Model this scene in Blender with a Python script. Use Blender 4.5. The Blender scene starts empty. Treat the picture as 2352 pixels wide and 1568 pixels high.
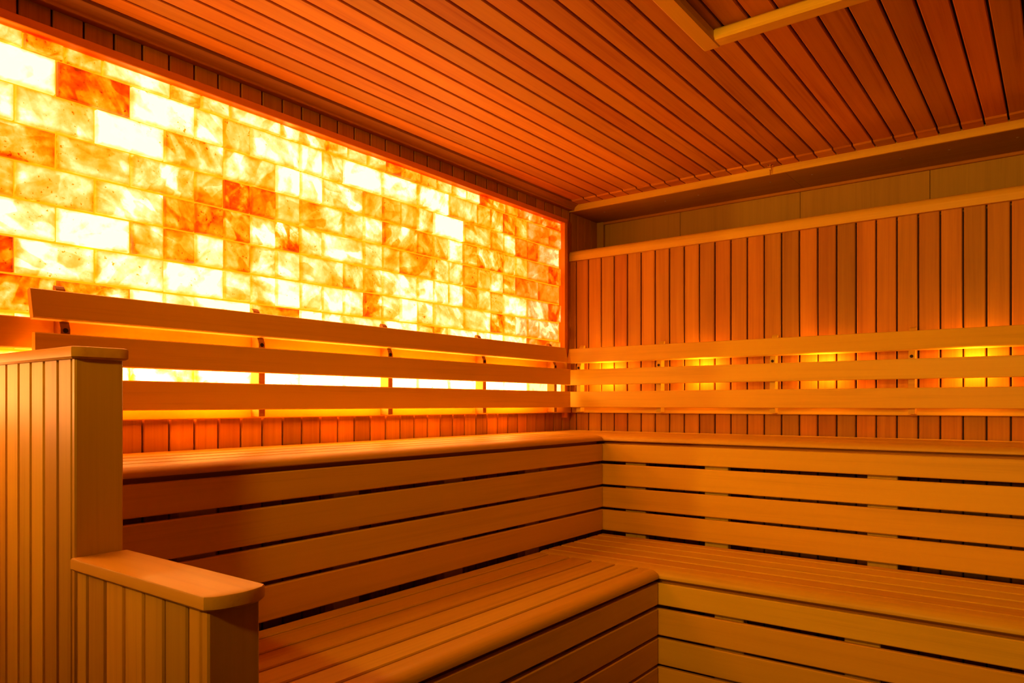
import bpy, math, random
from mathutils import Matrix, Vector

random.seed(7)
sc = bpy.context.scene
COL = sc.collection

# ------------------------------------------------------------------ camera
F_PX = 1676.6
YAW = math.radians(37.045)
HORIZON = 927.36
cam_d = bpy.data.cameras.new('camera')
cam = bpy.data.objects.new('camera', cam_d)
COL.objects.link(cam)
cam.location = (2.141, -3.361, 1.041)
cam.rotation_euler = (math.pi / 2, 0, YAW)
cam_d.sensor_width = 36.0
cam_d.lens = F_PX / 2352 * 36.0
cam_d.shift_y = (HORIZON - 784) / 2352
cam_d.clip_start = 0.02
sc.camera = cam

# ------------------------------------------------------------------ world / exposure
w = bpy.data.worlds.new('world')
sc.world = w
w.use_nodes = True
w.node_tree.nodes['Background'].inputs[0].default_value = (0.0, 0.0, 0.0, 1)
w.node_tree.nodes['Background'].inputs[1].default_value = 0.0
vs = sc.view_settings
vs.view_transform = 'Standard'
vs.look = 'None'
vs.gamma = 1.0
vs.exposure = 0.0
vs.use_curve_mapping = False
SALT_GAIN = 0.9

# ------------------------------------------------------------------ dimensions (metres)
ZC = 2.120                      # ceiling face
X_END, Y_END = 2.95, -4.90      # right wall, front wall (both outside the frame)
XR = 0.487                      # upper bench depth
XL = 1.014                      # lower bench front
ZU, ZL = 0.900, 0.460           # seat heights
PY0, PY1 = -2.765, -2.679       # bench-end partition
NY = 0.31                       # niche depth behind the back wall


# ------------------------------------------------------------------ materials
def nn(nt, kind, **kw):
    n = nt.nodes.new(kind)
    for k, v in kw.items():
        setattr(n, k, v)
    return n


def math_node(nt, op, a, b=None, clamp=False):
    n = nn(nt, 'ShaderNodeMath', operation=op)
    n.use_clamp = clamp
    for i, v in enumerate((a, b)):
        if v is None:
            continue
        if isinstance(v, (int, float)):
            n.inputs[i].default_value = v
        else:
            nt.links.new(v, n.inputs[i])
    return n.outputs[0]


def wood(name, dark, mid, light, rough=0.5, grain=1.0, tint=0.16, spec=0.2):
    m = bpy.data.materials.new(name)
    m.use_nodes = True
    nt = m.node_tree
    L = nt.links.new
    bsdf = nt.nodes['Principled BSDF']
    tc = nn(nt, 'ShaderNodeTexCoord')
    oi = nn(nt, 'ShaderNodeObjectInfo')
    off = nn(nt, 'ShaderNodeCombineXYZ')
    L(math_node(nt, 'MULTIPLY', oi.outputs['Random'], 53.0), off.inputs[0])
    L(math_node(nt, 'MULTIPLY', oi.outputs['Random'], 17.0), off.inputs[1])
    L(math_node(nt, 'MULTIPLY', oi.outputs['Random'], 31.0), off.inputs[2])
    add = nn(nt, 'ShaderNodeVectorMath', operation='ADD')
    L(tc.outputs['Object'], add.inputs[0])
    L(off.outputs[0], add.inputs[1])
    mp = nn(nt, 'ShaderNodeMapping')
    mp.inputs['Scale'].default_value = (0.9 * grain, 34 * grain, 34 * grain)
    L(add.outputs[0], mp.inputs[0])
    n1 = nn(nt, 'ShaderNodeTexNoise')
    n1.inputs['Scale'].default_value = 1.6
    n1.inputs['Detail'].default_value = 7
    n1.inputs['Roughness'].default_value = 0.62
    n1.inputs['Distortion'].default_value = 0.5
    L(mp.outputs[0], n1.inputs['Vector'])
    mp2 = nn(nt, 'ShaderNodeMapping')
    mp2.inputs['Scale'].default_value = (1.3, 9, 9)
    L(add.outputs[0], mp2.inputs[0])
    n2 = nn(nt, 'ShaderNodeTexNoise')
    n2.inputs['Scale'].default_value = 1.0
    n2.inputs['Detail'].default_value = 3
    L(mp2.outputs[0], n2.inputs['Vector'])
    # fine pores
    mp3 = nn(nt, 'ShaderNodeMapping')
    mp3.inputs['Scale'].default_value = (6, 260, 260)
    L(add.outputs[0], mp3.inputs[0])
    n3 = nn(nt, 'ShaderNodeTexNoise')
    n3.inputs['Scale'].default_value = 1.0
    n3.inputs['Detail'].default_value = 2
    L(mp3.outputs[0], n3.inputs['Vector'])
    f = math_node(nt, 'MULTIPLY', n1.outputs[0], 0.55)
    f = math_node(nt, 'ADD', f, math_node(nt, 'MULTIPLY', n2.outputs[0], 0.35))
    f = math_node(nt, 'ADD', f, math_node(nt, 'MULTIPLY', n3.outputs[0], 0.10))
    cr = nn(nt, 'ShaderNodeValToRGB')
    e = cr.color_ramp.elements
    e[0].position, e[0].color = 0.34, (*dark, 1)
    e[1].position, e[1].color = 0.66, (*light, 1)
    k = e.new(0.48)
    k.color = (*mid, 1)
    L(f, cr.inputs[0])
    hsv = nn(nt, 'ShaderNodeHueSaturation')
    rnd2 = math_node(nt, 'FRACT', math_node(nt, 'MULTIPLY', oi.outputs['Random'], 7.31))
    L(math_node(nt, 'ADD', math_node(nt, 'MULTIPLY', rnd2, 2 * tint), 1 - tint), hsv.inputs['Value'])
    rnd3 = math_node(nt, 'FRACT', math_node(nt, 'MULTIPLY', oi.outputs['Random'], 13.7))
    L(math_node(nt, 'ADD', math_node(nt, 'MULTIPLY', rnd3, 0.016), 0.492), hsv.inputs['Hue'])
    L(cr.outputs[0], hsv.inputs['Color'])
    L(hsv.outputs[0], bsdf.inputs['Base Color'])
    bsdf.inputs['Roughness'].default_value = rough
    bsdf.inputs['Specular IOR Level'].default_value = spec
    bp = nn(nt, 'ShaderNodeBump')
    bp.inputs['Strength'].default_value = 0.12
    bp.inputs['Distance'].default_value = 0.002
    L(f, bp.inputs['Height'])
    L(bp.outputs[0], bsdf.inputs['Normal'])
    return m


def plain(name, col, rough=0.6, metal=0.0):
    m = bpy.data.materials.new(name)
    m.use_nodes = True
    nt = m.node_tree
    b = nt.nodes['Principled BSDF']
    n = nn(nt, 'ShaderNodeTexNoise')
    n.inputs['Scale'].default_value = 40
    mx = nn(nt, 'ShaderNodeMix', data_type='RGBA')
    mx.inputs[6].default_value = (*[c * 0.85 for c in col], 1)
    mx.inputs[7].default_value = (*[min(1, c * 1.15) for c in col], 1)
    nt.links.new(n.outputs[0], mx.inputs[0])
    nt.links.new(mx.outputs[2], b.inputs['Base Color'])
    b.inputs['Roughness'].default_value = rough
    b.inputs['Metallic'].default_value = metal
    return m


def glow(name, col, strength):
    m = bpy.data.materials.new(name)
    m.use_nodes = True
    b = m.node_tree.nodes['Principled BSDF']
    b.inputs['Base Color'].default_value = (*col, 1)
    b.inputs['Emission Color'].default_value = (*col, 1)
    b.inputs['Emission Strength'].default_value = strength
    return m


# reddish softwood of the lining, paler hardwood of benches, backrests and partition
M_LINE = wood('cedar_lining', (.33, .125, 0.0040), (.43, .172, 0.0060), (.51, .22, 0.0080), rough=.5, tint=.24, spec=.2)
M_CEIL = wood('cedar_ceiling', (.40, .13, 0.0036), (.51, .197, 0.0048), (.58, .237, 0.0060), rough=.55, tint=.19, spec=.12)
M_PALE = wood('pale_hardwood', (.57, .33, 0.0180), (.67, .405, 0.0240), (.72, .45, 0.0280), rough=.42, tint=.05)
M_SLAT = wood('pale_slat_wood', (.64, .37, 0.0180), (.74, .435, 0.0224), (.78, .47, 0.0256), rough=.42, grain=.7, tint=.05)
M_PART = wood('partition_wood', (.52, .29, 0.0144), (.65, .39, 0.0220), (.72, .44, 0.0264), rough=.46, tint=.2)
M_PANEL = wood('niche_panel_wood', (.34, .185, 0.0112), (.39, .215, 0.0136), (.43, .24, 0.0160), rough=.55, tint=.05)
M_FRAME = wood('salt_frame_wood', (.62, .19, .006), (.76, .25, .008), (.80, .28, .01), rough=.45, tint=.05)
M_BACK = plain('dark_backing', (.06, .022, .008), .9)
M_DARK_WALL = plain('unseen_dark_wall', (.05, .035, .025), .6)  # made dark so the unseen walls bounce little light
M_FLOOR = plain('floor_tile', (.16, .10, .06), .5)
M_BRASS = plain('brass', (.75, .50, .16), .25, 1.0)
M_STEEL = plain('screw_steel', (.65, .6, .5), .35, 1.0)
M_HOLE = plain('bolt_hole_shadow', (.03, .012, .005), .9)


def salt_material():
    m = bpy.data.materials.new('backlit_salt')
    m.use_nodes = True
    nt = m.node_tree
    L = nt.links.new
    b = nt.nodes['Principled BSDF']

    def attr(n):
        a = nn(nt, 'ShaderNodeAttribute', attribute_type='OBJECT', attribute_name=n)
        return a.outputs['Fac']
    tone, seed, contrast, turn = attr('tone'), attr('seed'), attr('contrast'), attr('turn')
    geo = nn(nt, 'ShaderNodeNewGeometry')
    sh = nn(nt, 'ShaderNodeCombineXYZ')
    L(seed, sh.inputs[0])
    add = nn(nt, 'ShaderNodeVectorMath', operation='ADD')
    L(geo.outputs['Position'], add.inputs[0])
    L(sh.outputs[0], add.inputs[1])
    # warp
    nw = nn(nt, 'ShaderNodeTexNoise')
    nw.inputs['Scale'].default_value = 14
    nw.inputs['Detail'].default_value = 2
    L(add.outputs[0], nw.inputs['Vector'])
    wsc = nn(nt, 'ShaderNodeVectorMath', operation='SCALE')
    wsc.inputs['Scale'].default_value = 0.025
    L(nw.outputs['Color'], wsc.inputs[0])
    P = nn(nt, 'ShaderNodeVectorMath', operation='ADD')
    L(add.outputs[0], P.inputs[0])
    L(wsc.outputs[0], P.inputs[1])
    # streak direction turned per brick about X
    vr = nn(nt, 'ShaderNodeVectorRotate', rotation_type='X_AXIS')
    L(P.outputs[0], vr.inputs['Vector'])
    L(turn, vr.inputs['Angle'])
    st = nn(nt, 'ShaderNodeMapping')
    st.inputs['Scale'].default_value = (1, 4.0, 15.0)
    L(vr.outputs[0], st.inputs[0])
    ns = nn(nt, 'ShaderNodeTexNoise')
    ns.inputs['Scale'].default_value = 1.9
    ns.inputs['Detail'].default_value = 2.5
    ns.inputs['Roughness'].default_value = .5
    L(st.outputs[0], ns.inputs['Vector'])
    n1 = nn(nt, 'ShaderNodeTexNoise')
    n1.inputs['Scale'].default_value = 9
    n1.inputs['Detail'].default_value = 3
    n1.inputs['Roughness'].default_value = .55
    L(P.outputs[0], n1.inputs['Vector'])
    fm = nn(nt, 'ShaderNodeMapping')
    fm.inputs['Scale'].default_value = (1, 1.0, 2.0)
    L(vr.outputs[0], fm.inputs[0])
    vo = nn(nt, 'ShaderNodeTexVoronoi')
    vo.feature = 'SMOOTH_F1'
    vo.inputs['Smoothness'].default_value = .18
    vo.inputs['Scale'].default_value = 15
    L(fm.outputs[0], vo.inputs['Vector'])
    vsep = nn(nt, 'ShaderNodeSeparateColor')
    L(vo.outputs['Color'], vsep.inputs[0])

    def cen(v, amp):
        return math_node(nt, 'MULTIPLY', math_node(nt, 'SUBTRACT', v, .5), amp)
    var = math_node(nt, 'ADD', cen(ns.outputs[0], .75), cen(n1.outputs[0], 1.35))
    var = math_node(nt, 'ADD', var, cen(vsep.outputs[0], .30))
    n4 = nn(nt, 'ShaderNodeTexNoise')
    n4.inputs['Scale'].default_value = 42
    n4.inputs['Detail'].default_value = 5
    n4.inputs['Roughness'].default_value = .65
    L(vr.outputs[0], n4.inputs['Vector'])
    var = math_node(nt, 'ADD', var, cen(n4.outputs[0], .55))
    var = math_node(nt, 'MULTIPLY', var, contrast)
    s = math_node(nt, 'ADD', tone, var)
    # rims of every block are thicker with joint: a little more amber
    tc = nn(nt, 'ShaderNodeTexCoord')
    sp = nn(nt, 'ShaderNodeSeparateXYZ')
    L(tc.outputs['Generated'], sp.inputs[0])

    def rim(o, k):
        d = math_node(nt, 'ABSOLUTE', math_node(nt, 'SUBTRACT', o, .5))
        return math_node(nt, 'MULTIPLY', math_node(nt, 'SUBTRACT', d, .5 - k), 1 / k, True)
    r = math_node(nt, 'MAXIMUM', rim(sp.outputs[1], .09), rim(sp.outputs[2], .16))
    r = math_node(nt, 'POWER', r, 2.0)
    s = math_node(nt, 'ADD', s, math_node(nt, 'MULTIPLY', r, .22))
    # dark mineral specks
    spn = nn(nt, 'ShaderNodeTexNoise')
    spn.inputs['Scale'].default_value = 95
    spn.inputs['Detail'].default_value = 3
    L(add.outputs[0], spn.inputs['Vector'])
    big = nn(nt, 'ShaderNodeTexNoise')
    big.inputs['Scale'].default_value = 9
    L(add.outputs[0], big.inputs['Vector'])
    sk = math_node(nt, 'ADD', spn.outputs[0], math_node(nt, 'MULTIPLY', big.outputs[0], .35))
    sk = math_node(nt, 'ADD', sk, math_node(nt, 'MULTIPLY', tone, .05))
    sk = math_node(nt, 'MULTIPLY', math_node(nt, 'SUBTRACT', sk, .87), 9, True)
    s = math_node(nt, 'ADD', s, math_node(nt, 'MULTIPLY', sk, .42))
    s = math_node(nt, 'MINIMUM', math_node(nt, 'MAXIMUM', s, 0.0), 1.0)
    # light that gets through the salt, from clear crystal to iron-red
    tones = [(0.00, 14.0, 6.8, .96), (.10, 5.2, 2.1, .68), (.20, 3.6, 1.05, .30), (.30, 3.1, .74, .105),
             (.42, 2.7, .53, .018), (.53, 2.3, .36, .002), (.64, 1.9, .23, 0), (.76, 1.8, .085, 0),
             (.88, 1.2, .028, 0), (1.0, .35, .008, 0)]
    cr = nn(nt, 'ShaderNodeValToRGB')
    sr = nn(nt, 'ShaderNodeValToRGB')
    for ramp, fn in ((cr, lambda R, G, B: (1, G / R, B / R, 1)), (sr, lambda R, G, B: (R / 14, R / 14, R / 14, 1))):
        e = ramp.color_ramp.elements
        e[0].position, e[1].position = 0, 1
        e[0].color, e[1].color = fn(*tones[0][1:]), fn(*tones[-1][1:])
        for t in tones[1:-1]:
            k = e.new(t[0])
            k.color = fn(*t[1:])
        L(s, ramp.inputs[0])
    L(cr.outputs[0], b.inputs['Emission Color'])
    st_ = math_node(nt, 'MULTIPLY', sr.outputs[0], 14.0 * SALT_GAIN)
    L(math_node(nt, 'MULTIPLY', st_, attr('gain')), b.inputs['Emission Strength'])
    b.inputs['Base Color'].default_value = (.5, .25, .1, 1)
    b.inputs['Roughness'].default_value = .55
    return m


M_SALT = salt_material()
M_JOINT = glow('backlit_joint', (1, .25, .003), 1.9 * SALT_GAIN)


# ------------------------------------------------------------------ object helpers
def setp(o, label=None, cat=None, group=None, kind=None):
    if label:
        o['label'] = label
    if cat:
        o['category'] = cat
    if group:
        o['group'] = group
    if kind:
        o['kind'] = kind
    return o


def empty(name, loc, label=None, cat=None, group=None, kind=None):
    o = bpy.data.objects.new(name, None)
    o.location = loc
    o.empty_display_size = .1
    COL.objects.link(o)
    return setp(o, label, cat, group, kind)


def attach(o, parent):
    if parent is not None:
        o.parent = parent
        m = Matrix.Translation(parent.location)
        q = parent
        while q.parent is not None:
            q = q.parent
        o.matrix_parent_inverse = world_of(parent).inverted()


WORLD = {}


def world_of(o):
    return WORLD.get(o.name) or Matrix.Translation(o.location)


AX = {'x': Vector((1, 0, 0)), 'y': Vector((0, 1, 0)), 'z': Vector((0, 0, 1)),
      '-x': Vector((-1, 0, 0)), '-y': Vector((0, -1, 0)), '-z': Vector((0, 0, -1))}
MESH = {}


def prism_mesh(key, pts, length, name):
    """polygon pts in local (Y,Z), extruded along local X, centred"""
    if key in MESH:
        return MESH[key]
    n = len(pts)
    v = [(-length / 2, y, z) for y, z in pts] + [(length / 2, y, z) for y, z in pts]
    f = [(i, (i + 1) % n, n + (i + 1) % n, n + i) for i in range(n)]
    f = [tuple(reversed(q)) for q in f]
    f += [tuple(range(n)), tuple(range(2 * n - 1, n - 1, -1))]
    me = bpy.data.meshes.new(name)
    me.from_pydata(v, [], f)
    # consistent outward normals
    import bmesh
    bm = bmesh.new()
    bm.from_mesh(me)
    bmesh.ops.recalc_face_normals(bm, faces=bm.faces)
    bm.to_mesh(me)
    bm.free()
    MESH[key] = me
    return me


def place(name, me, mat, parent, c, L, W):
    """local X -> L, local Y -> W, local Z -> L x W"""
    l = AX[L] if isinstance(L, str) else Vector(L).normalized()
    wv = AX[W] if isinstance(W, str) else Vector(W).normalized()
    nrm = l.cross(wv)
    M = Matrix(((l.x, wv.x, nrm.x, c[0]), (l.y, wv.y, nrm.y, c[1]), (l.z, wv.z, nrm.z, c[2]), (0, 0, 0, 1)))
    if not me.materials:
        me.materials.append(mat)
    o = bpy.data.objects.new(name, me)
    COL.objects.link(o)
    if me.materials[0] is not mat:
        o.material_slots[0].link = 'OBJECT'
        o.material_slots[0].material = mat
    attach(o, parent)
    o.matrix_basis = M
    WORLD[o.name] = M
    return o


def chamfer_rect(w_, t, ch):
    a, b = w_ / 2, t / 2
    ch = min(ch, a * .49, b * .49)
    return [(-a + ch, -b), (a - ch, -b), (a, -b + ch), (a, b - ch), (a - ch, b), (-a + ch, b), (-a, b - ch), (-a, -b + ch)]


def board(name, parent, mat, lo, hi, L, W, ch=.002):
    """box between corners lo, hi; length axis L, width axis W"""
    c = [(a + b) / 2 for a, b in zip(lo, hi)]
    d = [abs(b - a) for a, b in zip(lo, hi)]
    ix = {'x': 0, 'y': 1, 'z': 2}
    li, wi = ix[L[-1]], ix[W[-1]]
    ti = 3 - li - wi
    l, w_, t = d[li], d[wi], d[ti]
    key = ('b', round(l, 4), round(w_, 4), round(t, 4), round(ch, 4))
    me = prism_mesh(key, chamfer_rect(w_, t, ch), l, name)
    return place(name, me, mat, parent, c, L, W)


def profile(name, parent, mat, pts, lo, hi, L, W, key=None):
    """pts: polygon in (W, N) world offsets; extruded along L from lo to hi (scalars along L)"""
    l = AX[L]
    ln = abs(hi - lo)
    me = prism_mesh(key or ('p', name, random.random()), pts, ln, name)
    c = l * ((lo + hi) / 2) * (1 if L[0] != '-' else -1)
    return place(name, me, mat, parent, c, L, W)


def arc(cx, cy, r, a0, a1, n):
    return [(cx + r * math.cos(math.radians(a0 + (a1 - a0) * i / n)),
             cy + r * math.sin(math.radians(a0 + (a1 - a0) * i / n))) for i in range(n + 1)]


def smooth(o):
    for p in o.data.polygons:
        p.use_smooth = True
    try:
        o.data.set_sharp_from_angle(angle=math.radians(35))
    except Exception:
        pass


def lathe(name, parent, mat, rings, c, axis='z', seg=16):
    """rings: (radius, height) about axis through c"""
    key = ('l', tuple(rings), seg)
    if key not in MESH:
        v, f = [], []
        for r, h in rings:
            for i in range(seg):
                a = 2 * math.pi * i / seg
                v.append((h, r * math.cos(a), r * math.sin(a)))
        for k in range(len(rings) - 1):
            for i in range(seg):
                j = (i + 1) % seg
                f.append((k * seg + i, k * seg + j, (k + 1) * seg + j, (k + 1) * seg + i))
        f.append(tuple(range(seg)))
        f.append(tuple(range((len(rings) - 1) * seg, len(rings) * seg)))
        me = bpy.data.meshes.new(name)
        me.from_pydata(v, [], f)
        import bmesh
        bm = bmesh.new()
        bm.from_mesh(me)
        bmesh.ops.recalc_face_normals(bm, faces=bm.faces)
        bm.to_mesh(me)
        bm.free()
        MESH[key] = me
    W = {'z': 'x', '-z': 'x', 'y': 'x', '-y': 'x', 'x': 'y', '-x': 'y'}[axis]
    o = place(name, MESH[key], mat, parent, c, axis, W)
    smooth(o)
    return o


# ------------------------------------------------------------------ the room shell
floor = setp(board('floor', None, M_FLOOR, (-.3, -8.2, -.1), (4.2, .0, 0.0), 'x', 'y'), 'plain tiled sauna floor under the benches', None, None, 'structure')
wall_right = setp(board('wall_right', None, M_DARK_WALL, (X_END, Y_END, 0), (X_END + .1, 0.0, ZC + .05), 'z', 'y'), 'unseen side wall, made dark to cut bounced light', None, None, 'structure')
DX0, DX1, DZ0, DZ1 = 1.59, 2.75, 1.12, 2.06       # opening and sill added, unseen, to shape the tube light
wall_front = setp(board('wall_front', None, M_DARK_WALL, (-.2, Y_END - .1, 0), (DX0, Y_END, ZC + .05), 'z', 'x'), 'unseen entrance wall, made dark, with an opening added to shape the light', None, None, 'structure')
board('wall_piece', wall_front, M_DARK_WALL, (DX1, Y_END - .1, 0), (X_END + .1, Y_END, ZC + .05), 'z', 'x')
board('wall_piece', wall_front, M_DARK_WALL, (DX0, Y_END - .1, 0), (DX1, Y_END, DZ0), 'x', 'z')
board('wall_piece', wall_front, M_DARK_WALL, (DX0, Y_END - .1, DZ1), (DX1, Y_END, ZC + .05), 'x', 'z')
wall_added_far = setp(board('wall_added_far', None, M_DARK_WALL, (-.2, -8.2, 0), (4.2, -8.1, 2.6), 'x', 'z'), 'unseen dark wall added to carry the tube lamp', None, None, 'structure')  # added, unseen: only gives the tube lamp a mount

# --- left wall: dark backing, vertical planks below and above the salt
wall_left = setp(board('wall_left', None, M_BACK, (-.12, Y_END, 0), (-.075, .0, ZC + .05), 'z', 'y'),
                 'left wall lined with narrow vertical boards around the glowing salt', None, None, 'structure')
SALT_Y0, SALT_Y1 = -3.56, -.085
SALT_Z0, SALT_Z1 = .998, 2.006
PIT = .0797
y = -.079
k = 0
ys = []
while y > Y_END + .1:
    ys.append(y)
    y -= PIT
for a, bnd in zip([0.0] + ys[:-1], ys):
    lo, hi = bnd + .003, a - .003
    if hi - lo < .02:
        continue
    # low wainscot boards and the short boards above the salt (one board each)
    board('plank', wall_left, M_LINE, (-.014, lo, 0.0), (0, hi, .997), '-z', 'y', .0025)
    board('plank', wall_left, M_LINE, (-.014, lo, 2.012), (0, hi, ZC + .02), '-z', 'y', .0025)
# darker backing behind the joints
board('joint_backing', wall_left, M_BACK, (-.03, Y_END, 0), (-.015, 0, .995), 'y', 'z', .0005)
board('joint_backing', wall_left, M_BACK, (-.03, Y_END, 2.012), (-.015, 0, ZC + .03), 'y', 'z', .0005)
board('corner_board', wall_left, M_LINE, (-.06, -.055, .997), (.004, 0, 2.03), '-z', 'y', .002)
board('plank', wall_left, M_LINE, (-.06, Y_END, .997), (0, SALT_Y0 - .03, 2.012), 'z', 'y', .002)

# --- back wall: planks below the ledge, deep plain niche above
wall_back = setp(board('wall_back', None, M_BACK, (-.1, NY + .03, 0), (X_END + .1, NY + .10, ZC + .06), 'x', 'z'),
                 'back wall of narrow vertical boards below a deep plain niche', None, None, 'structure')
board('joint_backing', wall_back, M_BACK, (-.05, .014, 0), (X_END, .028, 1.80), 'x', 'z', .0005)
x = .038
xs = [x]
while x < X_END - .1:
    x += .0778
    xs.append(x)
prev = -.04
for bnd in xs:
    board('plank', wall_back, M_LINE, (prev + .003, 0, 0), (bnd - .003, .014, 1.822), '-z', 'x', .003)
    prev = bnd
# niche lining
board('niche_floor', wall_back, M_LINE, (-.05, .03, 1.79), (X_END, NY + .02, 1.815), 'x', 'y', .001)
for a, b in ((-.02, .055), (.055, .13), (.13, .205), (.205, .28)):
    board('niche_side_plank', wall_back, M_LINE, (-.02, a + .03, 1.815), (-.004, b + .027, 2.09), 'z', 'y', .002)
board('joint_backing', wall_back, M_BACK, (-.04, .0, 1.80), (-.021, NY + .03, 2.10), 'z', 'y', .0005)
for a, b in ((.04, .50), (.502, 1.122), (1.124, 1.673), (1.675, 2.25), (2.252, X_END)):
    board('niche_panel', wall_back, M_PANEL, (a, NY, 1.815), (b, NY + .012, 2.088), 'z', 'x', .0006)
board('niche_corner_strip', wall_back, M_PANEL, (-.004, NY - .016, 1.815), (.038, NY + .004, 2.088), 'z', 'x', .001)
board('niche_top_strip', wall_back, M_LINE, (.0, NY - .014, 2.068), (X_END, NY, 2.083), 'x', 'z', .003)
for a, b in ((-.004, 1.141), (1.1425, X_END)):
    o = board('niche_soffit', wall_back, M_PANEL, (a, .002, 2.083), (b, NY + .01, 2.098), 'x', 'y', .001)
    for sx in ((.153, .509, .688, 1.044) if a < 1 else (1.231, 1.59, 1.769, 2.0)):
        lathe('screw', o, M_STEEL, ((.0045, 0), (.0045, .001), (.002, .0018)), (sx, .108, 2.0832), '-z', 8)
# cornice board in front of the soffit
board('cornice_board', wall_back, M_PALE, (-.002, -.008, 2.082), (X_END, .006, ZC + .002), 'x', 'z', .002)
# rounded ledge along the bottom of the niche
pts = [(-.02, 1.812), (-.02, 1.84)] + arc(.008, 1.84, .028, 180, 90, 6) + [(.05, 1.868), (.05, 1.812)]
ledge = profile('ledge', wall_back, M_PALE, [(p[0], p[1]) for p in pts], .002, X_END, 'x', 'y')
smooth(ledge)

# --- ceiling: boards along the salt wall, short end strip against the cornice
ceiling = setp(board('ceiling', None, M_BACK, (-.12, Y_END - .1, ZC + .022), (X_END + .1, .02, ZC + .07), 'y', 'x'),
               'ceiling of narrow boards running along the salt wall', None, None, 'structure')
x = .0603
prev = -.0
edges = []
while prev < X_END:
    edges.append((prev, x))
    prev = x
    x += .0767
for a, b in edges:
    if b - a < .02:
        continue
    board('plank', ceiling, M_CEIL, (a + .0035, Y_END, ZC), (b - .0035, -.088, ZC + .014), 'y', 'x', .0025)
    # end strip sits a little lower, its bevelled lip faces the room
    me_pts = [(-.088, ZC + .010), (-.0875, ZC - .001), (-.081, ZC - .006), (.0, ZC - .006), (.0, ZC + .010)]
    prof_key = ('strip', round(b - a, 4))
    o = profile('end_strip', ceiling, M_CEIL, me_pts, a + .0035, b - .0035, 'x', 'y', prof_key)

# crown moulding between left wall and ceiling
crown_pts = [(-.002, ZC), (-.002, 2.087), (.024, 2.087)] + arc(.028, 2.092, .006, -110, 20, 4) + \
            [(.034, 2.097), (.040, 2.104), (.049, 2.110), (.056, 2.114), (.056, ZC)]
trim1 = profile('trim_1', None, M_LINE, crown_pts, Y_END, -.006, 'y', '-x') if False else None
# extrude along y: local Y -> world x, local Z -> L x W = y x x = -z, so mirror z
trim1 = profile('trim_1', None, M_LINE, [(px, -pz) for px, pz in crown_pts], Y_END, -.004, 'y', 'x')
setp(trim1, 'dark reddish crown moulding above the salt wall', None, None, 'structure')
smooth(trim1)

# ------------------------------------------------------------------ salt brick wall
salt = empty('salt_wall', (0, -1.8, 1.0), 'glowing backlit wall of white, yellow and orange salt bricks', 'salt wall')
board('light_panel', salt, M_JOINT, (-.05, SALT_Y0, SALT_Z0), (-.016, SALT_Y1, SALT_Z1), 'y', 'z', .001)

ROWH, BW, GAP = .0975, .195, .0065
# one tone digit per brick from left to right; two digits in brackets: two half bricks
ROWS = {
    0: ('2', '2[63]1[52]22[33][36][54][32][27][44]66'),
    1: ('2', '0700[23]1[12]0114[45][54]4'.replace('0700', '070')),
    2: ('2', '22023[11]1[44][43]04[54][55]26'),
    3: ('4', '532[57][63]4[31]4[53][25]6[33]45'),
    4: ('3', '422[65][62][73]2[34]5[24][43][24]444'),
    5: ('2', '10[45][24][12]3[32]1[12][24][34]126'),
    6: ('8', '8110[32][02][11][72][02]22[65][12]24'),
    7: ('6', '67[01]06[12]21[56]0[21]154'),
    8: ('3', '33231212232121'),
    9: ('1', '12211000000000'),
    10: ('0', '11100000000000'),
}


GAIN = {8: 1.5, 9: 2.8, 10: 4.0}      # the light strip runs along the foot of the panel


def parse(s_):
    out, i = [], 0
    while i < len(s_):
        if s_[i] == '[':
            j = s_.index(']', i)
            out.append([int(c) for c in s_[i + 1:j]])
            i = j + 1
        else:
            out.append([int(s_[i])])
            i += 1
    return out


def brick_mesh(w_, h_, var):
    key = ('salt', round(w_, 4), round(h_, 4), var)
    if key in MESH:
        return MESH[key]
    rg = random.Random(var * 91 + int(w_ * 1000) * 7 + int(h_ * 1000))
    c = .004
    j = lambda: rg.uniform(-.0015, .0015)
    a, b = w_ / 2, h_ / 2
    outer = [(-.012, -a, -b), (-.012, a, -b), (-.012, a, b), (-.012, -a, b)]
    back = [(-.042, p[1], p[2]) for p in outer]
    mid = [(-c * .6, -a + abs(j()), -b + abs(j())), (-c * .6, a - abs(j()), -b + abs(j())), (-c * .6, a - abs(j()), b - abs(j())), (-c * .6, -a + abs(j()), b - abs(j()))]
    face = [(j(), p[1] * (1 - c / a), p[2] * (1 - c / b)) for p in outer]
    ctr = [(rg.uniform(0, .003), j() * 6, j() * 4)]
    v = back + outer + mid + face + ctr
    f = []
    for r in range(3):
        for i in range(4):
            n = (i + 1) % 4
            f.append((r * 4 + i, r * 4 + n, r * 4 + 4 + n, r * 4 + 4 + i))
    for i in range(4):
        f.append((12 + i, 12 + (i + 1) % 4, 16))
    me = bpy.data.meshes.new('salt_brick')
    me.from_pydata(v, [], f)
    me.materials.append(M_SALT)
    MESH[key] = me
    return me


def salt_brick(y0, y1, z0, z1, tone, gain=1.0):
    w_, h_ = y1 - y0 - GAP, z1 - z0 - GAP
    if w_ < .012 or h_ < .01:
        return
    me = brick_mesh(w_, h_, random.randrange(5))
    o = bpy.data.objects.new('salt_brick', me)
    COL.objects.link(o)
    o.parent = salt
    o.matrix_parent_inverse = Matrix.Translation(salt.location).inverted()
    o.location = (random.uniform(-.004, .001), (y0 + y1) / 2, (z0 + z1) / 2)
    o['tone'] = (.03, .12, .20, .29, .38, .45, .49, .53, .66)[tone] + random.uniform(-.03, .03)
    o['gain'] = gain
    o['seed'] = random.uniform(0, 40)
    o['contrast'] = (.4, .6, .65, .6, .65, .8, 1.0, 1.35, 1.2)[tone] * random.uniform(.8, 1.25)
    o['turn'] = random.uniform(-1.2, 1.2)


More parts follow.
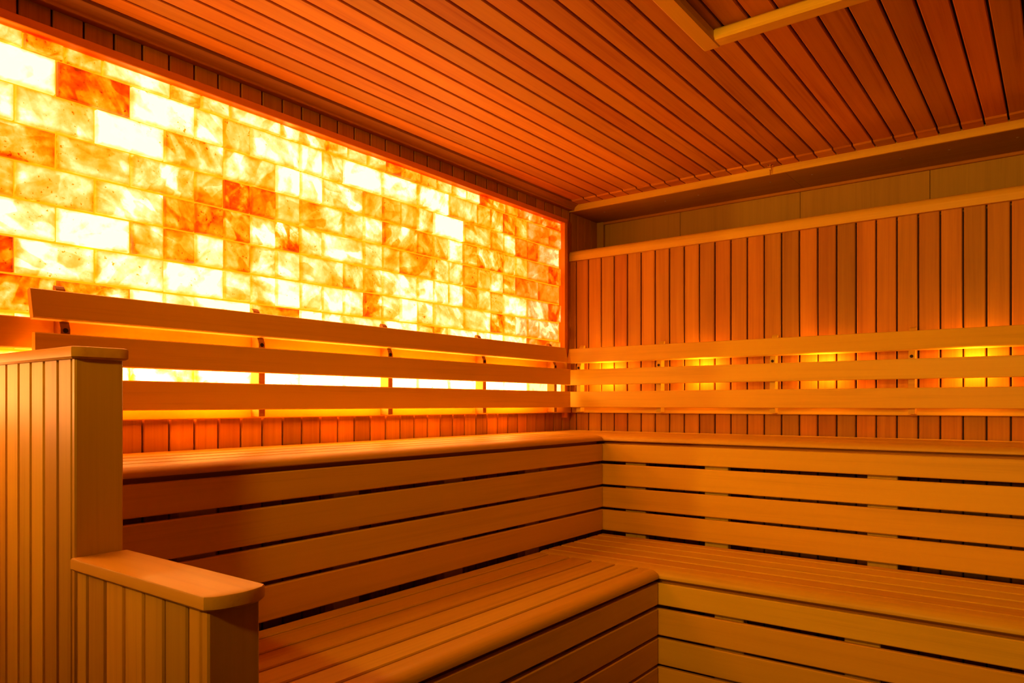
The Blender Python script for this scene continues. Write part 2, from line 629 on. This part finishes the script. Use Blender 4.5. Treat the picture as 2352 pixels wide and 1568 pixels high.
for r, (out_tone, s_) in ROWS.items():
    zt = SALT_Z1 if r == 0 else 1.960 - (r - 1) * ROWH
    zb = max(1.960 - r * ROWH, SALT_Z0)
    tones = parse(s_)
    y = -2.733 if r % 2 else -2.830
    if r == 0:
        y += .02
    # bricks left of the first one in view
    yy = y
    while yy > SALT_Y0 + .01:
        salt_brick(max(yy - BW, SALT_Y0), yy, zb, zt, max(0, min(7, int(out_tone) + random.choice((-1, 0, 0, 1)))), GAIN.get(r, 1.0))
        yy -= BW
    i = 0
    while y < SALT_Y1 - .01:
        y2 = min(y + BW, SALT_Y1)
        tl = tones[min(i, len(tones) - 1)]
        cut = (y2 - y) / len(tl)
        for q, t in enumerate(tl):
            salt_brick(y + q * cut, y + (q + 1) * cut, zb, zt, t, GAIN.get(r, 1.0) if y2 < -.35 else .6)
        y = y2
        i += 1

# wooden frame round the salt
FR = M_FRAME
board('frame_top', salt, FR, (-.045, SALT_Y0 - .03, SALT_Z1), (.022, -.058, 2.031), 'y', 'x', .002)
board('frame_side', salt, FR, (-.045, SALT_Y1, SALT_Z0 - .03), (.022, -.058, SALT_Z1), 'z', 'x', .002)
board('frame_side', salt, FR, (-.045, SALT_Y0 - .03, SALT_Z0 - .03), (.022, SALT_Y0, SALT_Z1), 'z', 'x', .002)

# ------------------------------------------------------------------ benches
def nosing_pts(d0, d1, z0, z1, r=.016):
    """front nosing board section in (out, z): out grows to the room"""
    rz = (z1 - z0) * .78
    rx = .042
    cz = z1 - rz
    el = [(d1 - rx + rx * math.cos(a), cz + rz * math.sin(a)) for a in (math.radians(v) for v in range(0, 91, 10))]
    return [(d0, z0), (d1 - .004, z0), (d1, z0 + .003)] + el + [(d0, z1)]


def bench(name, loc, label, axis, a0, a1, d_back, d_front, z_top, grooves, riser, strip_z, supports, z_sup0):
    """axis 'y': runs along y against the left wall (out = +x); axis 'x': along x on the back wall (out = -y)"""
    t = empty(name, loc, label, 'bench')
    th = z_top - strip_z[1]

    def B(nm, mat, along, out, z, L, W, ch=.003):
        if axis == 'y':
            return board(nm, t, mat, (out[0], along[0], z[0]), (out[1], along[1], z[1]), L.replace('l', 'y'), W.replace('o', 'x'), ch)
        return board(nm, t, mat, (along[0], -out[1], z[0]), (along[1], -out[0], z[1]), L.replace('l', 'x'), W.replace('o', 'y'), ch)
    prev = d_back
    for g in grooves:
        B('seat_board', M_PALE, (a0, a1), (prev + .0055, g - .0055), (z_top - th + .002, z_top), 'l', 'o')
        prev = g
    np_ = nosing_pts(prev + .0055, d_front, z_top - th, z_top)
    if axis == 'y':
        # extrude along y with W=x : normal is -z
        o = profile('seat_nosing', t, M_PALE, [(p[0], -p[1]) for p in np_], a0, a1, 'y', 'x')
    else:
        # extrude along x with W=-y : normal is x cross -y = -z
        o = profile('seat_nosing', t, M_PALE, [(p[0], -p[1]) for p in np_], a0, a1, 'x', '-y')
    smooth(o)
    fr = d_front - .004
    B('beam', M_LINE, (a0, a1), (fr - .065, fr - .030), (strip_z[0] - .04, strip_z[1] - .001), 'l', 'z')  # darker wood puts the shade under the nosing into the colour
    for z0, z1 in riser:
        B('front_slat', M_SLAT, (a0, a1), (fr - .018, fr), (z0, z1), 'l', 'z')
    for s_ in supports:
        B('upright', M_PALE, (s_ - .05, s_ + .05), (fr - .068, fr - .0305), (z_sup0, strip_z[0] - .041), 'z', 'o')
        B('crosspiece', M_PALE, (s_ + .06, s_ + .10), (d_back + .01, fr - .069), (z_top - th - .045, z_top - th - .001), 'o' if False else ('x' if axis == 'y' else 'y'), 'z')
    return t


RU = ((.785, .861), (.679, .771), (.577, .667), (.473, .565))
RL = ((.338, .414), (.232, .324), (.130, .221), (.028, .120))
YB0 = -2.676
GU = (.10, .197, .294, .39)
bench('upper_bench', (.25, -1.6, 0), 'upper slatted bench under the glowing salt wall', 'y', YB0, -XR - .001, .004, XR, ZU, GU, RU, (.861, .8745),
      (-2.40, -1.935, -1.46, -.99), 0.0)
bench('upper_bench', (1.4, -.25, 0), 'upper slatted bench along the back wall of vertical boards', 'x', .004, X_END - .02, .004, XR, ZU, GU, RU, (.861, .8745),
      (.63, 1.0, 1.62, 2.24), 0.0)
GL = (.552, .649, .747, .845, .937)
bench('lower_bench', (.75, -1.9, 0), 'lower slatted bench in front of the salt wall, beside the arm rest', 'y', YB0, -XL - .001, XR + .004, XL, ZL, GL, RL, (.414, .4285),
      (-2.40, -1.935, -1.46), 0.0)
bench('lower_bench', (1.7, -.75, 0), 'lower slatted bench in front of the back wall bench', 'x', XR + .004, X_END - .02, XR + .004, XL, ZL, GL, RL, (.414, .4285),
      (1.25, 1.66, 2.24), 0.0)

# ------------------------------------------------------------------ backrests
S1 = (1.2564, 1.334)
S2 = (1.1403, 1.2216)
S3 = (1.0227, 1.1058)


def bracket_mesh(face, hook):
    """side profile in (out, z); face = out of the vertical front"""
    f = face
    pts = [(.024, 1.0), (f, 1.0), (f, 1.236), (f - .012, 1.262), (f - .028, 1.335)]
    pts += [(f - .031, 1.343), (f - .038, 1.350), (f - .046, 1.353)]
    pts += [(f - .050, 1.345), (f - .043, 1.325), (.024, 1.300)]
    return pts


def backrest(name, loc, label, axis, a0, a1, face, brackets, rail0, rail1, cross):
    t = empty(name, loc, label, 'backrest')

    def B(nm, mat, along, out, z, L, W, ch=.003):
        if axis == 'y':
            return board(nm, t, mat, (out[0], along[0], z[0]), (out[1], along[1], z[1]), L.replace('l', 'y'), W.replace('o', 'x'), ch)
        return board(nm, t, mat, (along[0], -out[1], z[0]), (along[1], -out[0], z[1]), L.replace('l', 'x'), W.replace('o', 'y'), ch)
    for z0, z1 in (S2, S3):
        B('slat', M_SLAT, (a0, a1), (face, face + .02), (z0, z1), 'l', 'z')
    # top slat leans back with the bracket
    h = S1[1] - S1[0]
    b0, b1 = face + .0085, face - .0115          # front-face offset at bottom / top
    ang = math.atan2(b1 - b0, h)
    ln = math.hypot(b1 - b0, h)
    me = prism_mesh(('b', round(a1 - a0, 4), round(ln, 4), .02, .003, name), chamfer_rect(ln, .02, .003), a1 - a0, 'slat')
    oc = (b0 + b1) / 2 - .010 * math.cos(ang) * -1 * -1
    zc = (S1[0] + S1[1]) / 2
    if axis == 'y':
        place('slat', me, M_SLAT, t, (oc, (a0 + a1) / 2, zc), 'y', (math.sin(ang), 0, math.cos(ang)))
    else:
        place('slat', me, M_SLAT, t, ((a0 + a1) / 2, -oc, zc), 'x', (0, -math.sin(ang), math.cos(ang)))
    # mounting rails on the wall
    B('bottom_rail', M_SLAT, (rail0, rail1), (.0015, .0235), (.994, 1.030), 'l', 'z')
    if cross:
        B('wall_rail', M_SLAT, (rail0 - .5, rail1), (.0045, .0235), (1.183, 1.264), 'l', 'z')
    pts = bracket_mesh(face - .0005, 0)
    key = ('bracket', round(face, 3), axis)
    for s_ in brackets:
        if axis == 'y':
            # extrude along y: W=x, N=-z
            me = prism_mesh(key, [(p[0], -p[1]) for p in pts], .023, 'bracket')
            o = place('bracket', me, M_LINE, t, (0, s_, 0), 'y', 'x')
            lathe('bolt_hole', o, M_HOLE, ((.0065, 0), (.0062, .0012)), (face - .0004, s_, 1.232), 'x', 12)
        else:
            me = prism_mesh(key, [(p[0], -p[1]) for p in pts], .024, 'bracket')
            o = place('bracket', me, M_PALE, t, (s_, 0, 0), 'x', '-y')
            lathe('bolt_hole', o, M_HOLE, ((.0065, 0), (.0062, .0012)), (s_, -face + .0004, 1.232), '-y', 12)
    return t


backrest('backrest', (.05, -1.4, 1.0), 'three-slat wooden backrest mounted across the glowing salt wall', 'y', -2.622, -.135, .068,
         (-2.544, -1.96, -1.393, -.818, -.244), -2.673, -.028, True)
backrest('backrest', (1.4, -.05, 1.0), 'three-slat wooden backrest along the back wall with lights behind', 'x', .027, X_END - .03, .064,
         (.093, .555, 1.107, 1.657, 2.21, 2.75), .028, X_END - .02, False)

# ------------------------------------------------------------------ lamps behind the back-wall backrest
for i, (lx, wd) in enumerate(((.257, 'nearest the salt wall'), (.773, 'second from the salt wall'), (1.322, 'third from the salt wall'), (1.868, 'fourth from the salt wall'), (2.43, 'farthest from the salt wall'))):
    lp = empty('wall_lamp', (lx, 0, 1.193), 'small warm wall lamp hidden behind the back wall slats, ' + wd, 'lamp', 'lamps behind the back wall backrest')
    lathe('lamp_base', lp, M_STEEL, ((.014, 0), (.014, .006), (.010, .010)), (lx, -.0002, 1.193), '-y', 14)
    lathe('bulb', lp, glow('bulb_%d' % i, (1, .42, .06), 30), ((.008, .010), (.010, .017), (.0095, .030), (.006, .040)), (lx, -.0002, 1.193), '-y', 12)
    ld = bpy.data.lights.new('lamp_light', 'POINT')
    ld.energy = 2.6
    ld.color = (1, .36, .035)
    ld.shadow_soft_size = .012
    lo = bpy.data.objects.new('lamp_light', ld)
    COL.objects.link(lo)
    attach(lo, lp)
    lo.matrix_basis = Matrix.Translation((lx, -.054, 1.193))

# ------------------------------------------------------------------ bench-end partition with arm rest
part = empty('bench_partition', (.5, (PY0 + PY1) / 2, 0), 'stepped board partition with rounded caps closing the bench ends', 'partition')
XT, XA = .672, 1.125
board('core', part, M_BACK, (.001, PY0 + .014, 0), (XT - .016, PY1 - .014, 1.12), 'z', 'x', .001)
board('core', part, M_BACK, (XT - .016, PY0 + .014, 0), (XA - .021, PY1 - .014, .725), 'z', 'x', .001)
edges = [.0, .064, .131, .198, .265, .333, .400, .463, .528, .593, .656]
for a, b in zip(edges[:-1], edges[1:]):
    board('plank', part, M_PART, (a + .003, PY0, 0), (b - .003, PY0 + .013, 1.125), '-z', 'x', .003)
    board('plank', part, M_PART, (a + .003, PY1 - .013, 0), (b - .003, PY1, 1.125), '-z', 'x', .003)
edges = [.674, .721, .791, .860, .928, .994, 1.065, 1.105]
for a, b in zip(edges[:-1], edges[1:]):
    board('plank', part, M_PART, (a + .003, PY0, 0), (b - .003, PY0 + .013, .731), '-z', 'x', .003)
    board('plank', part, M_PART, (a + .003, PY1 - .013, 0), (b - .003, PY1, .731), '-z', 'x', .003)
board('end_board', part, M_PALE, (.657, PY0 - .001, 0), (XT, PY1 + .001, 1.125), '-z', 'y', .003)
board('end_board', part, M_PALE, (1.106, PY0 - .001, 0), (XA, PY1 + .001, .731), '-z', 'y', .003)


def cap(x0, x1, z0, z1, bow):
    """flat cap with rounded corners and a slightly bowed end"""
    y0, y1 = PY0 - .009, PY1 + .009
    r = .010
    mid = (y0 + y1) / 2
    pts = [(x0, y0), (x1 - r, y0)]
    n = 10
    for i in range(n + 1):
        yy = y0 + (y1 - y0) * i / n
        e = abs(yy - mid) / ((y1 - y0) / 2)
        pts.append((x1 + bow * (1 - e * e) - r * max(0, e - .8) / .2 * .5, yy))
    pts += [(x1 - r, y1), (x0, y1)]
    ch = .004
    cx, cy = (x0 + x1) / 2, mid

    def ring(z, s_):
        return [(cx + (px - cx) * (1 - s_ / ((x1 - x0) / 2)), cy + (py - cy) * (1 - s_ / ((y1 - y0) / 2)), z) for px, py in pts]
    rings = ring(z0, ch) + ring(z0 + ch, 0) + ring(z1 - ch, 0) + ring(z1 - ch * .3, ch * .3) + ring(z1, ch)
    m = len(pts)
    f = []
    for k in range(4):
        for i in range(m):
            j = (i + 1) % m
            f.append((k * m + i, k * m + j, (k + 1) * m + j, (k + 1) * m + i))
    f.append(tuple(reversed(range(m))))
    f.append(tuple(range(4 * m, 5 * m)))
    me = bpy.data.meshes.new('cap')
    v = [(a - cx, b - cy, c - z0) for a, b, c in rings]
    me.from_pydata(v, [], f)
    o = place('cap', me, M_PALE, part, (cx, cy, z0), 'x', 'y')
    smooth(o)
    return o


cap(.001, XT + .008, 1.1255, 1.149, .002)
cap(XT + .0005, XA + .006, .7315, .7555, .014)

# ------------------------------------------------------------------ ceiling frame, brass fitting
fr = empty('ceiling_frame', (1.7, -1.7, ZC), 'rectangular pale wood frame mounted on the ceiling', 'frame')
fx0, fx1, fy0, fy1, fw, fz = 1.286, 2.25, -2.45, -1.284, .055, ZC - .032
board('frame_rail', fr, M_PALE, (fx0, fy0, fz), (fx0 + fw, fy1, ZC - .0005), 'y', 'x', .006)
board('frame_rail', fr, M_PALE, (fx1 - fw, fy0, fz), (fx1, fy1, ZC - .0005), 'y', 'x', .006)
board('frame_rail', fr, M_PALE, (fx0 + fw, fy1 - fw, fz), (fx1 - fw, fy1, ZC - .0005), 'x', 'y', .006)
board('frame_rail', fr, M_PALE, (fx0 + fw, fy0, fz), (fx1 - fw, fy0 + fw, ZC - .0005), 'x', 'y', .006)

hk = empty('ceiling_hook', (1.092, -.045, ZC - .006), 'tiny brass hook fitting hanging from the ceiling strip', 'hook')
lathe('rosette', hk, M_BRASS, ((.013, 0), (.013, .0025), (.007, .005)), (1.092, -.045, ZC - .0062), '-z', 14)
lathe('stem', hk, M_BRASS, ((.0055, .005), (.0055, .012), (.0035, .014), (.0028, .021), (.0042, .022), (.0042, .026), (.002, .027), (.0018, .042), (.0028, .044), (.001, .046)),
      (1.092, -.045, ZC - .0062), '-z', 12)

# ------------------------------------------------------------------ added ceiling lamp, unseen behind the camera, placed to fit shadows and front light
cl = empty('added_ceiling_lamp', (1.45, -4.35, ZC), 'unseen round ceiling lamp added for warm front light', 'lamp')
lathe('housing', cl, M_STEEL, ((.10, 0), (.10, .02), (.085, .028)), (1.45, -4.35, ZC - .0005), '-z', 24)
lathe('diffuser', cl, glow('added_lamp_diffuser', (1, .6, .2), 6), ((.084, .0285), (.082, .034), (.02, .040)), (1.45, -4.35, ZC - .0005), '-z', 24)
ld = bpy.data.lights.new('lamp_light', 'SPOT')
ld.energy = 310
ld.color = (1, .48, .05)
ld.spot_size = math.radians(82)
ld.spot_blend = 1.0
ld.shadow_soft_size = .11
lo = bpy.data.objects.new('lamp_light', ld)
COL.objects.link(lo)
attach(lo, cl)
dirv = (Vector((1.20, -.45, 1.55)) - Vector((1.45, -4.35, ZC - .045))).normalized()
lo.matrix_basis = Matrix.Translation((1.45, -4.35, ZC - .045)) @ dirv.to_track_quat('-Z', 'Y').to_matrix().to_4x4()

# ------------------------------------------------------------------ added tube lamp, unseen, sends a beam through the added opening
TX, TY, TZ = 2.06, -8.0, 1.75
tl = empty('added_tube_lamp', (TX, TY - .1, TZ), 'unseen upright tube lamp added to light the back bench', 'lamp')
board('back_plate', tl, M_STEEL, (TX - .05, TY - .0995, TZ - .32), (TX + .05, TY - .07, TZ + .32), 'z', 'x', .006)
lathe('tube', tl, glow('added_tube_glow', (1, .6, .2), 8), ((.012, -.27), (.022, -.26), (.022, .26), (.012, .27)), (TX, TY - .045, TZ), 'z', 16)
ld = bpy.data.lights.new('added_tube_light', 'AREA')
ld.shape = 'RECTANGLE'
ld.size, ld.size_y = .05, .55
ld.energy = 85
ld.color = (1, .50, .05)
lo = bpy.data.objects.new('added_tube_light', ld)
COL.objects.link(lo)
attach(lo, tl)
lo.matrix_basis = Matrix.Translation((TX, TY, TZ)) @ Matrix.Rotation(math.radians(90), 4, 'X')
